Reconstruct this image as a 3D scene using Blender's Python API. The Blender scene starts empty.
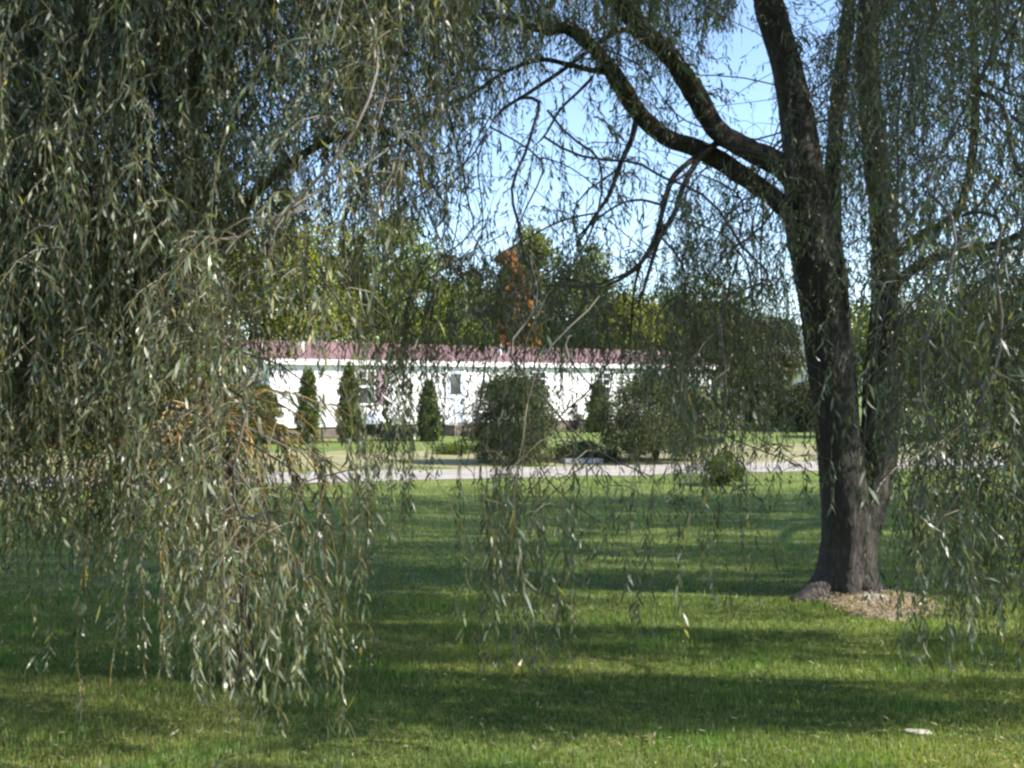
import bpy, math, random
import numpy as np
from mathutils import Vector

rng = np.random.default_rng(7)
random.seed(7)
C = bpy.context.scene
COL = C.collection
R = math.radians
F = 1005.0            # focal length in pixels of the 1024-wide frame
CAMZ = 1.7
SUN_EL, SUN_AZ = R(41), R(101)          # sun stands to the right
SUN = np.array([math.sin(SUN_AZ)*math.cos(SUN_EL), math.cos(SUN_AZ)*math.cos(SUN_EL), math.sin(SUN_EL)])


def P(px, py, d):
    return np.array([(px-512)/F*d, d, CAMZ+(384-py)/F*d])


# ------------------------------------------------------------------ mesh builder
class MB:
    def __init__(self):
        self.v = []; self.n = 0; self.f = []; self.c = []; self.usec = False

    def add(self, verts, faces, mat=0, col=None):
        verts = np.asarray(verts, float)
        self.v.append(verts)
        fa = np.asarray(faces, np.int64)
        self.f.append((fa+self.n, mat))
        if col is not None:
            self.usec = True
            self.c.append(np.broadcast_to(np.asarray(col, float), (len(verts), 3)))
        else:
            self.c.append(np.ones((len(verts), 3))*.5)
        self.n += len(verts)

    def box(self, lo, hi, mat=0):
        x0, y0, z0 = lo; x1, y1, z1 = hi
        v = [(x0,y0,z0),(x1,y0,z0),(x1,y1,z0),(x0,y1,z0),(x0,y0,z1),(x1,y0,z1),(x1,y1,z1),(x0,y1,z1)]
        self.add(v, [(0,3,2,1),(4,5,6,7),(0,1,5,4),(1,2,6,5),(2,3,7,6),(3,0,4,7)], mat)

    def tube(self, pts, rad, ns=3, mat=0, col=None, rough=0.0, seed=0, lobes=None, cap=False):
        pts = np.asarray(pts, float); n = len(pts)
        rad = np.broadcast_to(np.asarray(rad, float), (n,))
        t = np.gradient(pts, axis=0)
        t /= np.linalg.norm(t, axis=1)[:, None]+1e-9
        ref = np.array([0.93, 0.31, 0.2])
        a = np.cross(t, ref); a /= np.linalg.norm(a, axis=1)[:, None]+1e-9
        b = np.cross(t, a)
        ang = np.arange(ns)/ns*2*math.pi
        rr = rad[:, None]*np.ones((n, ns))
        if rough:
            r2 = np.random.default_rng(seed)
            ph = r2.uniform(0, 6.28, 8)
            s = np.cumsum(np.r_[0, np.linalg.norm(np.diff(pts, axis=0), axis=1)])[:, None]
            rr = rr*(1+rough*(np.sin(3*ang+ph[0]+s*2.1)*.5+np.sin(5*ang+ph[1]-s*3.3)*.35+np.sin(8*ang+ph[2]+s*1.1)*.25
                     + np.sin(s*7+ph[3]+2*ang)*.4 + r2.normal(0, .22, (n, ns))))
        if lobes is not None:
            rr = rr*lobes(pts, ang, a, b)
        v = pts[:, None, :]+rr[:, :, None]*(np.cos(ang)[None, :, None]*a[:, None, :]+np.sin(ang)[None, :, None]*b[:, None, :])
        i = np.arange(n-1)[:, None]*ns; j = np.arange(ns)[None, :]; k = (j+1) % ns
        f = np.stack([i+j, i+k, i+ns+k, i+ns+j], -1).reshape(-1, 4)
        self.add(v.reshape(-1, 3), f, mat, col)
        if cap:
            base = self.n-ns
            self.v.append(pts[-1:]+t[-1:]*rad[-1]*.4); self.c.append(np.ones((1, 3))*.5 if col is None else np.broadcast_to(np.asarray(col, float), (1, 3)))
            self.n += 1
            self.f.append((np.array([(base+q, base+(q+1) % ns, self.n-1) for q in range(ns)]), mat))

    def build(self, name, mats, parent=None, smooth=False):
        me = bpy.data.meshes.new(name)
        V = np.concatenate(self.v)
        me.vertices.add(len(V)); me.vertices.foreach_set('co', V.astype(np.float32).ravel())
        tot = []; idx = []; mi = []
        for fa, m in self.f:
            tot.append(np.full(len(fa), fa.shape[1])); idx.append(fa.ravel()); mi.append(np.full(len(fa), m))
        tot = np.concatenate(tot); idx = np.concatenate(idx); mi = np.concatenate(mi)
        me.loops.add(len(idx)); me.loops.foreach_set('vertex_index', idx.astype(np.int32))
        me.polygons.add(len(tot))
        st = np.r_[0, np.cumsum(tot)[:-1]]
        me.polygons.foreach_set('loop_start', st.astype(np.int32))
        me.polygons.foreach_set('material_index', mi.astype(np.int32))
        me.polygons.foreach_set('use_smooth', np.full(len(tot), bool(smooth)))
        if self.usec:
            at = me.color_attributes.new('Col', 'FLOAT_COLOR', 'POINT')
            c = np.concatenate(self.c); c = np.c_[c, np.ones(len(c))]
            at.data.foreach_set('color', c.astype(np.float32).ravel())
        for m in (mats if isinstance(mats, (list, tuple)) else [mats]):
            me.materials.append(m)
        me.update(); me.validate()
        o = bpy.data.objects.new(name, me); COL.objects.link(o)
        if parent is not None:
            o.parent = parent
            if parent.type == 'EMPTY' and parent.get('world_children'):
                o.matrix_parent_inverse = parent.matrix_world.inverted()
        return o


def tag(o, label=None, cat=None, group=None, kind=None):
    if label: o['label'] = label
    if cat: o['category'] = cat
    if group: o['group'] = group
    if kind: o['kind'] = kind
    return o


def empty(name, loc, rz=0):
    o = bpy.data.objects.new(name, None); COL.objects.link(o)
    o.location = loc; o.rotation_euler = (0, 0, rz); o.empty_display_size = .3
    return o


def unit(v):
    return v/(np.linalg.norm(v, axis=-1, keepdims=True)+1e-9)


# ------------------------------------------------------------------ materials
def newmat(name):
    m = bpy.data.materials.new(name); m.use_nodes = True
    nt = m.node_tree; nt.nodes.clear()
    out = nt.nodes.new('ShaderNodeOutputMaterial')
    return m, nt, out


def N(nt, t, **kw):
    n = nt.nodes.new(t)
    for k, v in kw.items():
        if k.startswith('i_'):
            n.inputs[k[2:].replace('_', ' ')].default_value = v
        else:
            setattr(n, k, v)
    return n


def ramp(nt, stops):
    r = nt.nodes.new('ShaderNodeValToRGB')
    e = r.color_ramp.elements
    while len(e) < len(stops): e.new(.5)
    for q, (p, c) in zip(e, stops):
        q.position = p; q.color = (*c, 1)
    return r


def leaf_mat(name, under=0.5, rough=.42, trans=.35, undercol=(.15, .18, .12), spec=.5):
    m, nt, out = newmat(name); L = nt.links.new
    at = N(nt, 'ShaderNodeAttribute', attribute_name='Col')
    geo = N(nt, 'ShaderNodeNewGeometry')
    mu = N(nt, 'ShaderNodeMath', operation='MULTIPLY'); mu.inputs[1].default_value = under
    L(geo.outputs['Backfacing'], mu.inputs[0])
    mx = N(nt, 'ShaderNodeMixRGB'); mx.inputs[2].default_value = (*undercol, 1)
    L(mu.outputs[0], mx.inputs[0]); L(at.outputs['Color'], mx.inputs[1])
    pb = N(nt, 'ShaderNodeBsdfPrincipled'); pb.inputs['Roughness'].default_value = rough
    pb.inputs['Specular IOR Level'].default_value = spec
    L(mx.outputs[0], pb.inputs['Base Color'])
    tr = N(nt, 'ShaderNodeBsdfTranslucent')
    tm = N(nt, 'ShaderNodeMixRGB', blend_type='MULTIPLY'); tm.inputs[0].default_value = 1
    tm.inputs[2].default_value = (1.5, 1.6, .6, 1)
    L(at.outputs['Color'], tm.inputs[1]); L(tm.outputs[0], tr.inputs['Color'])
    ms = N(nt, 'ShaderNodeMixShader'); ms.inputs[0].default_value = trans
    L(pb.outputs[0], ms.inputs[1]); L(tr.outputs[0], ms.inputs[2]); L(ms.outputs[0], out.inputs[0])
    return m


def attr_mat(name, rough=.8):
    m, nt, out = newmat(name)
    at = N(nt, 'ShaderNodeAttribute', attribute_name='Col')
    pb = N(nt, 'ShaderNodeBsdfPrincipled'); pb.inputs['Roughness'].default_value = rough
    nt.links.new(at.outputs['Color'], pb.inputs['Base Color']); nt.links.new(pb.outputs[0], out.inputs[0])
    return m


def plain(name, col, rough=.7, var=.15, scale=3.0, bump=0.0, bscale=20, metal=0):
    m, nt, out = newmat(name); L = nt.links.new
    tc = N(nt, 'ShaderNodeTexCoord')
    nz = N(nt, 'ShaderNodeTexNoise'); nz.inputs['Scale'].default_value = scale; nz.inputs['Detail'].default_value = 6
    L(tc.outputs['Object'], nz.inputs['Vector'])
    c = np.array(col)
    rp = ramp(nt, [(.3, tuple(c*(1-var))), (.7, tuple(np.minimum(c*(1+var), .95)))])
    L(nz.outputs['Fac'], rp.inputs[0])
    pb = N(nt, 'ShaderNodeBsdfPrincipled'); pb.inputs['Roughness'].default_value = rough
    pb.inputs['Metallic'].default_value = metal
    L(rp.outputs[0], pb.inputs['Base Color'])
    if bump:
        n2 = N(nt, 'ShaderNodeTexNoise'); n2.inputs['Scale'].default_value = bscale; n2.inputs['Detail'].default_value = 8
        L(tc.outputs['Object'], n2.inputs['Vector'])
        b = N(nt, 'ShaderNodeBump'); b.inputs['Strength'].default_value = bump; b.inputs['Distance'].default_value = .02
        L(n2.outputs['Fac'], b.inputs['Height']); L(b.outputs[0], pb.inputs['Normal'])
    L(pb.outputs[0], out.inputs[0])
    return m


def bark_mat(name, dark=(.035, .028, .025), light=(.20, .175, .16), sc=1.0):
    m, nt, out = newmat(name); L = nt.links.new
    tc = N(nt, 'ShaderNodeTexCoord')
    mp = N(nt, 'ShaderNodeMapping'); mp.inputs['Scale'].default_value = (10*sc, 10*sc, 2.6*sc)
    L(tc.outputs['Object'], mp.inputs['Vector'])
    nz = N(nt, 'ShaderNodeTexNoise'); nz.inputs['Scale'].default_value = 2.2; nz.inputs['Detail'].default_value = 9; nz.inputs['Roughness'].default_value = .65
    vo = N(nt, 'ShaderNodeTexVoronoi', feature='DISTANCE_TO_EDGE'); vo.inputs['Scale'].default_value = 2.4
    n3 = N(nt, 'ShaderNodeTexNoise'); n3.inputs['Scale'].default_value = 1.3; n3.inputs['Detail'].default_value = 4
    L(tc.outputs['Object'], n3.inputs['Vector'])
    ad = N(nt, 'ShaderNodeVectorMath', operation='MULTIPLY_ADD'); ad.inputs[1].default_value = (.9, .9, .9)
    L(nz.outputs['Color'], ad.inputs[0]); L(mp.outputs[0], ad.inputs[2])
    L(mp.outputs[0], nz.inputs['Vector']); L(ad.outputs[0], vo.inputs['Vector'])
    mm = N(nt, 'ShaderNodeMath', operation='MULTIPLY'); L(nz.outputs['Fac'], mm.inputs[0])
    m2 = N(nt, 'ShaderNodeMath', operation='MULTIPLY_ADD'); m2.inputs[1].default_value = 1.2; m2.inputs[2].default_value = .25
    L(vo.outputs['Distance'], m2.inputs[0]); L(m2.outputs[0], mm.inputs[1])
    rp = ramp(nt, [(.08, dark), (.35, tuple((np.array(dark)+np.array(light))/2)), (.6, light)])
    L(mm.outputs[0], rp.inputs[0])
    mx = N(nt, 'ShaderNodeMixRGB', blend_type='MULTIPLY'); mx.inputs[0].default_value = .6
    r3 = ramp(nt, [(.35, (.55, .5, .47)), (.65, (1.1, 1.08, 1.0))]); L(n3.outputs['Fac'], r3.inputs[0])
    L(rp.outputs[0], mx.inputs[1]); L(r3.outputs[0], mx.inputs[2])
    pb = N(nt, 'ShaderNodeBsdfPrincipled'); pb.inputs['Roughness'].default_value = .9
    L(mx.outputs[0], pb.inputs['Base Color'])
    b = N(nt, 'ShaderNodeBump'); b.inputs['Strength'].default_value = 1; b.inputs['Distance'].default_value = .07
    L(mm.outputs[0], b.inputs['Height']); L(b.outputs[0], pb.inputs['Normal']); L(pb.outputs[0], out.inputs[0])
    return m


M_WLEAF = leaf_mat('willow_leaf', under=.6, rough=.4, trans=.34, undercol=(.20, .218, .165), spec=.5)
M_LEAF = leaf_mat('broad_leaf', under=.2, rough=.5, trans=.55)
M_CLEAF = leaf_mat('conifer_leaf', under=.0, rough=.6, trans=.15)
M_GRASS = leaf_mat('grass_blade', under=.0, rough=.5, trans=.35, spec=.3)
M_TWIG = attr_mat('twig_bark', .6)
M_BARK = bark_mat('willow_bark')
M_BARK2 = bark_mat('young_bark', (.07, .05, .04), (.22, .16, .13), 2.0)
M_BARK3 = bark_mat('distant_bark', (.05, .04, .03), (.14, .11, .09), .6)

# ------------------------------------------------------------------ leaves
def add_leaves(mb, B, D, Nn, Ln, W, col, curl=.15, mat=0):
    """slender leaf blades: 6 verts, tri-quad-tri, folded and curled"""
    n = len(B)
    D = unit(D); S = unit(np.cross(D, Nn)); U = np.cross(S, D)
    Ln = np.broadcast_to(Ln, (n,))[:, None]; W = np.broadcast_to(W, (n,))[:, None]
    cu = (np.broadcast_to(curl, (n,)))[:, None]
    v = np.empty((n, 6, 3))
    v[:, 0] = B
    c1 = B+D*Ln*.3+U*Ln*cu*.25; c2 = B+D*Ln*.62+U*Ln*cu*.1
    fold = U*W*.22
    v[:, 1] = c1-S*W*.46+fold; v[:, 2] = c1+S*W*.46+fold
    v[:, 3] = c2-S*W*.4+fold; v[:, 4] = c2+S*W*.4+fold
    v[:, 5] = B+D*Ln-U*Ln*cu*.35
    o = np.arange(n)[:, None]*6
    f3 = np.concatenate([o+np.array([0, 2, 1]), o+np.array([3, 4, 5])])
    f4 = o+np.array([1, 2, 4, 3])
    cc = np.repeat(np.broadcast_to(col, (n, 3)), 6, axis=0)
    base = mb.n
    mb.add(v.reshape(-1, 3), f3, mat, cc)
    mb.f.append((f4+base, mat))


def vary(base, n, amt=.25, hue=.15):
    b = np.asarray(base)[None, :]*(1+rng.normal(0, amt, (n, 1)))
    b = b*(1+rng.normal(0, hue, (n, 3))*np.array([1, .5, .8]))
    return np.clip(b, .004, .7)


# ------------------------------------------------------------------ image-space survey of the curtains (optical depth x3 per 32 px cell)
OD = """
99999999778766655445545100356676
99999998668754544233431013566655
99999987558644432112221013556544
99998986456544321112210013556544
99978886545433211112100013555434
99988886533443211112112233555444
99999887643443111212143333455444
99999997766553111221244333345554
99999998766665443332244331344555
99999998765665454443344431234566
99999998654665444443345552234566
99999997312553222223555521256666
99998886212542122111255421256666
99888996323442122111244321256666
77899996322331121111132211245666
67999996432320132111122211135566
56998886543210133211111100024566
44776886543200133211111110014455
43455776544100133211111110014344
32233676544100123201110000004232
21011356533100012100000000002111
00001134322000000000000000000000
00000001101000000000000000000000
00000000000000000000000000000000
"""
ODV = np.array([0, .2, .45, .8, 1.2, 1.65, 2.1, 2.5, 3.0, 4.2])
T = ODV[np.array([[int(ch) for ch in r] for r in OD.split()])]
PADX, PADT = 6, 5
T[14, :3] *= .5; T[11:14, 10:12] *= .5; T[17:22, :6] *= .55; T[16:22, 6:11] *= .8; T[7:11, 7:14] *= .5; T[10:14, 18:21] *= .8; T[0:6, 11:16] *= 1.35; T[0:3, 16:21] *= 1.35; T[13:20, 2:11] *= .82; T[14:20, 27:32] *= .75; T[16:22, :5] *= .6; T[18:22, 5:7] *= .8; T[0:7, 8:15] *= 1.25; T[10:13, 17:22] *= 1.6; T[10:14, 27:32] *= .85; T[10:17, 26:28] *= .6
T = np.pad(T, ((PADT, 0), (PADX, PADX)), mode='edge')
GH, GW = T.shape
cur = np.zeros_like(T)

SH = """
5544443333333232
6666666666666666
6666665555565666
6666664544344455
6666665555566566
6666665544456666
6666666666666666
6666665443222344
6666664422233122
6666666665544133
6666665555454355
6666665443333344
6666665555544334
5555556666665544
6666655666666665
5555554555544433
4444433221100000
3333222100000000
"""
SHV = np.array([0, .1, .22, .45, .95, 1.7, 2.5, 2.5, 2.5, 2.5])
TS = SHV[np.array([[int(ch) for ch in r] for r in SH.split()])]
curS = np.zeros_like(TS)


def ts_at(px, py, gx, gy):
    u = np.clip(px/64-.5, 0, 14.999); v = np.clip((py-480)/16-.5, 0, 16.999)
    c = u.astype(int); r = v.astype(int); fu = u-c; fv = v-r
    t = (TS[r, c]*(1-fu)+TS[r, c+1]*fu)*(1-fv)+(TS[r+1, c]*(1-fu)+TS[r+1, c+1]*fu)*fv
    band = np.sin(gy*5.1+.35*gx+1.5*np.sin(gy*1.7))+.7*np.sin(gy*11.3-.5*gx+2*np.sin(gx*.5))
    return t*np.clip(.85+.55*band, .1, 2)


def proj(p):
    d = np.maximum(p[:, 1], .2)
    return 512+p[:, 0]/d*F, 384-(p[:, 2]-CAMZ)/d*F, d


def cells(px, py):
    c = np.floor(px/32).astype(int)+PADX; r = np.floor(py/32).astype(int)+PADT
    ok = (c >= 0) & (c < GW) & (r >= 0) & (r < GH)
    return np.clip(r, 0, GH-1), np.clip(c, 0, GW-1), ok


def shcells(p):
    g = p-SUN[None, :]*(p[:, 2]/SUN[2])[:, None]
    px, py, d = proj(g)
    c = np.floor(px/64).astype(int); r = np.floor((py-480)/16).astype(int)
    ok = (c >= 0) & (c < 16) & (r >= 0) & (r < 18) & (g[:, 1] > 1)
    r = np.clip(r, 0, 17); c = np.clip(c, 0, 15)
    y0 = 480+16*r
    d0 = CAMZ*F/(y0-384); d1 = CAMZ*F/(y0+16-384)
    area = (d0-d1)*64/F*(d0+d1)/2
    return r, c, ok, area, ts_at(px, py, g[:, 0], g[:, 1])


FOUNT = P(215, 510, 4.7)
CAMP = np.array([0, 0, CAMZ])


class Tree:
    """collects strand twigs, leaves and woody network of one willow"""
    def __init__(self, lo, hi):
        self.mb = MB(); self.nodes = []; self.par = []; self.cnt = []
        self.roots = []
        self.lo, self.hi = lo, hi

    def seed_path(self, pts):
        for p in pts:
            self.nodes.append(np.array(p)); self.par.append(-1); self.cnt.append(0)


def hang(root, d0, L, step=.03, k=.16, wob=.05):
    n = max(4, int(L/step))
    x, y, z = root; dx, dy, dz = d0
    w = rng.normal(0, wob, (n, 3)); out = np.empty((n, 3)); dr = np.empty((n, 3))
    for i in range(n):
        dx = dx*(1-k)+w[i, 0]; dy = dy*(1-k)+w[i, 1]; dz = dz*(1-k)-k+w[i, 2]*.5
        q = 1/math.sqrt(dx*dx+dy*dy+dz*dz+1e-9); dx *= q; dy *= q; dz *= q
        x += dx*step; y += dy*step; z += dz*step
        out[i] = (x, y, z); dr[i] = (dx, dy, dz)
    return out, dr


LEAFCOL = np.array([.070, .083, .042])


def strand(tree, root, d0, L, lsize=.085, lwid=.0145, k=.16, mode='fit', twigcol=(.085, .068, .033), wob=.05, tr=.0016, zmin=.07, spacing=.03, register=True, minleaf=6, tint=None):
    pts, dr = hang(root, d0, L, step=spacing, k=k, wob=wob)
    keep = pts[:, 2] > zmin
    if not keep.all():
        n = int(np.argmin(keep)); pts, dr = pts[:n], dr[:n]
    n = len(pts)
    if n < 5: return False
    # two leaves in three nodes, alternating round the twig
    m = n
    ang = np.arange(m)*2.4+rng.uniform(0, 6.28)+rng.normal(0, .4, m)
    e1 = unit(np.cross(dr, np.array([.3, .9, .1])+rng.normal(0, .1, 3))); e2 = np.cross(dr, e1)
    side = e1*np.cos(ang)[:, None]+e2*np.sin(ang)[:, None]
    ld = unit(dr*.6+side*.52+np.array([0, 0, -.5])+rng.normal(0, .16, (m, 3)))
    nn = unit(side*.5+rng.normal(0, .75, (m, 3)))
    sz = lsize*rng.uniform(.5, 1.3, m); wd = lwid*rng.uniform(.7, 1.3, m)
    # leaf tips shorter near the end of the twig
    sz *= np.clip((m-np.arange(m))/(.18*m+1), .45, 1)
    ctr = pts+ld*sz[:, None]*.5
    S = unit(np.cross(ld, nn)); nrm = np.cross(S, ld)
    px, py, d = proj(ctr)
    area = sz*wd*.62
    view = unit(ctr-CAMP)
    ap = area*np.abs((nrm*view).sum(1))*F*F/d**2/1024.0
    r, c, ok = cells(px, py)
    sr, sc, sok, sa, tsv = shcells(ctr)
    as_ = area*np.abs(nrm @ SUN)/SUN[2]/sa
    acc = np.ones(m, bool)
    if mode in ('fit', 'shade'):
        room = cur[r, c] < T[r, c]*1.12
        inframe = ok
        acc &= (~inframe) | room
        # let the sun reach the lit strips of lawn, and the low arching sprays
        acc &= (~sok) | ((curS[sr, sc] < TS[sr, sc]+.05) & (rng.uniform(0, 1, m)*.5 < tsv)) | ((tsv > .9) & (mode == 'fit'))
        rel = ctr-FOUNT; along = rel @ SUN
        off = np.linalg.norm(rel-along[:, None]*SUN, axis=1)
        acc &= ~((along > .75) & (off < .95) & (rng.uniform(0, 1, m) < .85))
        clear = (inframe & (T[r, c] < .4)).mean()
        if clear > .35 and rng.uniform() < .8: return False
    if mode in ('fit', 'shade'):
        # end the twig where its leaves keep being refused
        run = 0; end = m
        for i in range(m):
            if acc[i]: run = 0
            else:
                run += 1
                if run >= 7 and i > m*.25: end = i-6; break
        if end < m:
            acc[end:] = False; pts = pts[:max(end, 4)]
    acc &= rng.uniform(0, 1, m) < .93
    if acc.sum() < minleaf: return False
    np.add.at(cur, (r[acc & ok], c[acc & ok]), ap[acc & ok])
    q = acc & sok
    np.add.at(curS, (sr[q], sc[q]), as_[q])
    base = LEAFCOL if tint is None else np.asarray(tint)
    col = vary(base*rng.uniform(.8, 1.25), int(acc.sum()), .3, .15)
    yel = rng.uniform(0, 1, len(col)) < .035
    col[yel] = vary((.20, .17, .03), int(yel.sum()), .2, .1)
    add_leaves(tree.mb, pts_at(pts, dr, acc, m), ld[acc], nn[acc], sz[acc], wd[acc], col, rng.normal(.1, .2, int(acc.sum())))
    t = pts[::3] if len(pts) > 8 else pts
    if len(t) < 2: return False
    t = np.concatenate([[root], t])
    tree.mb.tube(t, np.linspace(tr*1.5, tr*.5, len(t)), 3, 1, np.asarray(twigcol)*rng.uniform(.7, 1.3))
    if register: tree.roots.append(np.array(root))
    tree.last = (pts, dr[:len(pts)])
    return True


def pts_at(pts, dr, acc, m):
    full = pts
    if len(full) < m:
        full = np.concatenate([pts, np.repeat(pts[-1:], m-len(pts), axis=0)])
    return full[acc]


def grow_network(tree, mcol=(.05, .04, .028), tr=.0024, ex=.36, maxlen=2.5):
    """join every strand root to the nearest wood already grown, nearest first"""
    roots = np.array(tree.roots); nodes = np.array(tree.nodes)
    nseed = len(nodes)
    P_ = list(nodes); par = [-1]*nseed
    arr = np.empty((nseed+len(roots)*14, 3)); arr[:nseed] = nodes; na = nseed
    d0 = np.sqrt(((roots[:, None, :]-nodes[None, ::2, :])**2).sum(-1)).min(1) if len(nodes) < 4000 else None
    leafs = []
    for ri in np.argsort(d0):
        p = roots[ri]
        df = arr[:na]-p
        dist = np.sqrt((df**2).sum(1))
        dd = dist+1.3*np.maximum(0, .45*dist-df[:, 2])
        j = int(np.argmin(dd)); q = arr[j]
        L = math.sqrt(((p-q)**2).sum()); nstep = max(1, min(12, int(L/.14)))
        prev = j
        for s in range(1, nstep+1):
            t = s/nstep
            hor = 1-(1-t)**1.9
            x = np.array([q[0]+(p[0]-q[0])*hor, q[1]+(p[1]-q[1])*hor, q[2]+(p[2]-q[2])*(t**1.6 if p[2] < q[2] else t)+math.sin(t*math.pi)*L*.05])
            if s < nstep: x = x+rng.normal(0, .018, 3)
            arr[na] = x; par.append(prev); prev = na; na += 1
        leafs.append(prev)
    cnt = np.zeros(na)
    for l in leafs:
        cnt[l] += 1
    for i in range(na-1, nseed-1, -1):
        cnt[par[i]] += cnt[i]
    # draw as chains
    kids = [[] for _ in range(na)]
    for i in range(nseed, na): kids[par[i]].append(i)
    rad = np.minimum(tr*np.maximum(cnt, 1)**ex, .0125)
    started = []
    for i in range(nseed):
        for k in kids[i]: started.append((i, k))
    while started:
        a, b = started.pop()
        chain = [a, b]
        while kids[chain[-1]]:
            ks = sorted(kids[chain[-1]], key=lambda z: -cnt[z])
            for z in ks[1:]: started.append((chain[-1], z))
            chain.append(ks[0])
        pts = arr[chain].copy()
        for _ in range(3):
            if len(pts) > 2: pts[1:-1] = .5*pts[1:-1]+.25*(pts[:-2]+pts[2:])
        rr = rad[chain].copy(); rr[0] = rr[1]
        tree.mb.tube(pts, rr, 5 if rr[0] > .008 else 3, 1, np.asarray(mcol)*rng.uniform(.8, 1.2))


def smooth_path(pts, n):
    pts = np.asarray(pts, float)
    p = np.concatenate([[2*pts[0]-pts[1]], pts, [2*pts[-1]-pts[-2]]])
    out = []
    m = len(pts)-1
    for u in np.linspace(0, m-1e-6, n):
        i = int(u); t = u-i
        a, b, c, d = p[i], p[i+1], p[i+2], p[i+3]
        out.append(.5*((2*b)+(-a+c)*t+(2*a-5*b+4*c-d)*t*t+(-a+3*b-3*c+d)*t**3))
    return np.array(out)


def wood(name, spec, parent, mat, ns=14, n=40, rough=.07, seed=1, lobes=None, smooth=True):
    """spec rows: px, py, depth, width in px"""
    pts = [P(a, b, c) for a, b, c, w in spec]; rad = [w*.5*c/F for a, b, c, w in spec]
    sp = smooth_path(np.c_[np.array(pts), rad], n)
    mb = MB(); mb.tube(sp[:, :3], np.maximum(sp[:, 3]*np.where(np.arange(len(sp)) > len(sp)*.8, np.linspace(4.2, .15, len(sp)).clip(0, 1), 1), .0014), ns, 0, None, rough, seed, lobes, cap=True)
    mb.build(name, mat, parent, smooth)
    return sp


# ================================================================== the big willow
RW = Tree(0, 0)
rb = P(846, 594, 8.1)
rw = empty('weeping_willow', (rb[0], rb[1], 0)); rw['world_children'] = 1
bpy.context.view_layer.update()
tag(rw, 'large weeping willow with a thick forked trunk standing on the shaded lawn', 'tree')


def rootflare(pts, ang, a, b):
    z = pts[:, 2][:, None]
    dirx = np.cos(ang)[None, :]*a[:, :1]+np.sin(ang)[None, :]*b[:, :1]
    diry = np.cos(ang)[None, :]*a[:, 1:2]+np.sin(ang)[None, :]*b[:, 1:2]
    th = np.arctan2(diry, dirx)
    fl = np.exp(-np.maximum(z, 0)/.12)
    return 1+fl*(.16+.34*np.maximum(0, np.cos(4*th+.6))**2+.34*np.maximum(0, np.cos(th-3.3))**6)


base = [(846, 604, 8.1, 62), (846, 594, 8.1, 58), (846, 570, 8.1, 52), (847, 530, 8.1, 51), (845, 490, 8.1, 49)]
seg = wood('trunk', base+[(840, 450, 8.1, 43), (835, 410, 8.1, 41), (831, 370, 8.1, 44), (825, 325, 8.1, 43), (817, 280, 8.1, 43), (811, 235, 8.1, 46),
                          (808, 205, 8.1, 46), (803, 165, 8.1, 38), (796, 115, 8.1, 33), (786, 65, 8.1, 30), (772, 15, 8.1, 29), (758, -40, 8.1, 27), (742, -130, 8.2, 22), (730, -240, 8.3, 15), (725, -360, 8.4, 7)],
           rw, M_BARK, 40, 240, .055, 3, rootflare)
skel = [seg[20:]]
limb = lambda spec, seed, ns=14, n=44, rough=.15, ws=.71: skel.append(wood('limb', [(a, b, c, w*ws) for a, b, c, w in spec], rw, M_BARK, ns, n, rough, seed))
# second stem, right of the fork
limb([(853, 580, 8.12, 32), (861, 540, 8.1, 33), (870, 495, 8.1, 36), (878, 450, 8.1, 38), (882, 405, 8.12, 38), (885, 355, 8.2, 34), (885, 305, 8.25, 27), (885, 250, 8.3, 25), (880, 195, 8.3, 24), (873, 140, 8.4, 23), (868, 70, 8.5, 22), (868, -10, 8.7, 20), (880, -120, 9.0, 15), (905, -240, 9.5, 7)], 11, 24, 110, .08, 1)
wood('root', [(838, 570, 8.05, 22), (824, 588, 8.0, 26), (806, 602, 7.9, 24), (790, 609, 7.85, 18), (768, 614, 7.75, 9), (745, 620, 7.6, 5)], rw, M_BARK, 14, 40, .12, 55)
wood('root', [(860, 575, 8.0, 20), (872, 596, 7.9, 18), (886, 606, 7.8, 12), (905, 613, 7.7, 6)], rw, M_BARK, 12, 30, .12, 56)
# third stem behind
limb([(852, 470, 8.4, 22), (849, 410, 8.45, 26), (845, 350, 8.5, 26), (840, 300, 8.5, 25), (834, 240, 8.55, 24), (832, 180, 8.6, 22), (838, 100, 8.8, 20), (850, 0, 9.2, 18), (862, -120, 9.8, 12), (870, -230, 10.4, 5)], 12, 16, 60)
# upper left limb
limb([(806, 200, 8.05, 32), (782, 168, 7.9, 31), (748, 150, 7.7, 31), (717, 130, 7.5, 30), (694, 92, 7.3, 28), (667, 52, 7.1, 26), (637, 24, 6.9, 25), (612, -14, 6.7, 22), (585, -70, 6.4, 17), (555, -120, 6.1, 10), (525, -130, 5.9, 5)], 13, 16, 60)
# lower left limb
limb([(803, 222, 8.1, 28), (772, 196, 8.0, 27), (736, 172, 7.85, 26), (700, 151, 7.7, 25), (666, 138, 7.6, 25), (641, 116, 7.5, 24), (624, 90, 7.4, 24), (605, 62, 7.3, 21), (588, 42, 7.2, 19), (566, 28, 7.05, 17), (540, 30, 6.9, 13), (505, 18, 6.7, 10), (470, 20, 6.5, 6)], 14, 16, 60)
thin = lambda spec, seed: limb(spec, seed, 7, 40, .1, .74)
thin([(610, 72, 7.35, 10), (590, 70, 7.3, 8), (566, 64, 7.2, 7), (540, 60, 7.1, 6), (505, 72, 7.0, 5), (470, 95, 6.9, 5), (440, 110, 6.8, 4), (415, 140, 6.7, 3)], 15)
thin([(660, 42, 7.1, 9), (622, 30, 7.05, 8), (590, 50, 7.0, 7), (560, 72, 6.95, 6), (530, 92, 6.9, 5), (500, 112, 6.8, 4), (482, 140, 6.75, 3)], 16)
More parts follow.
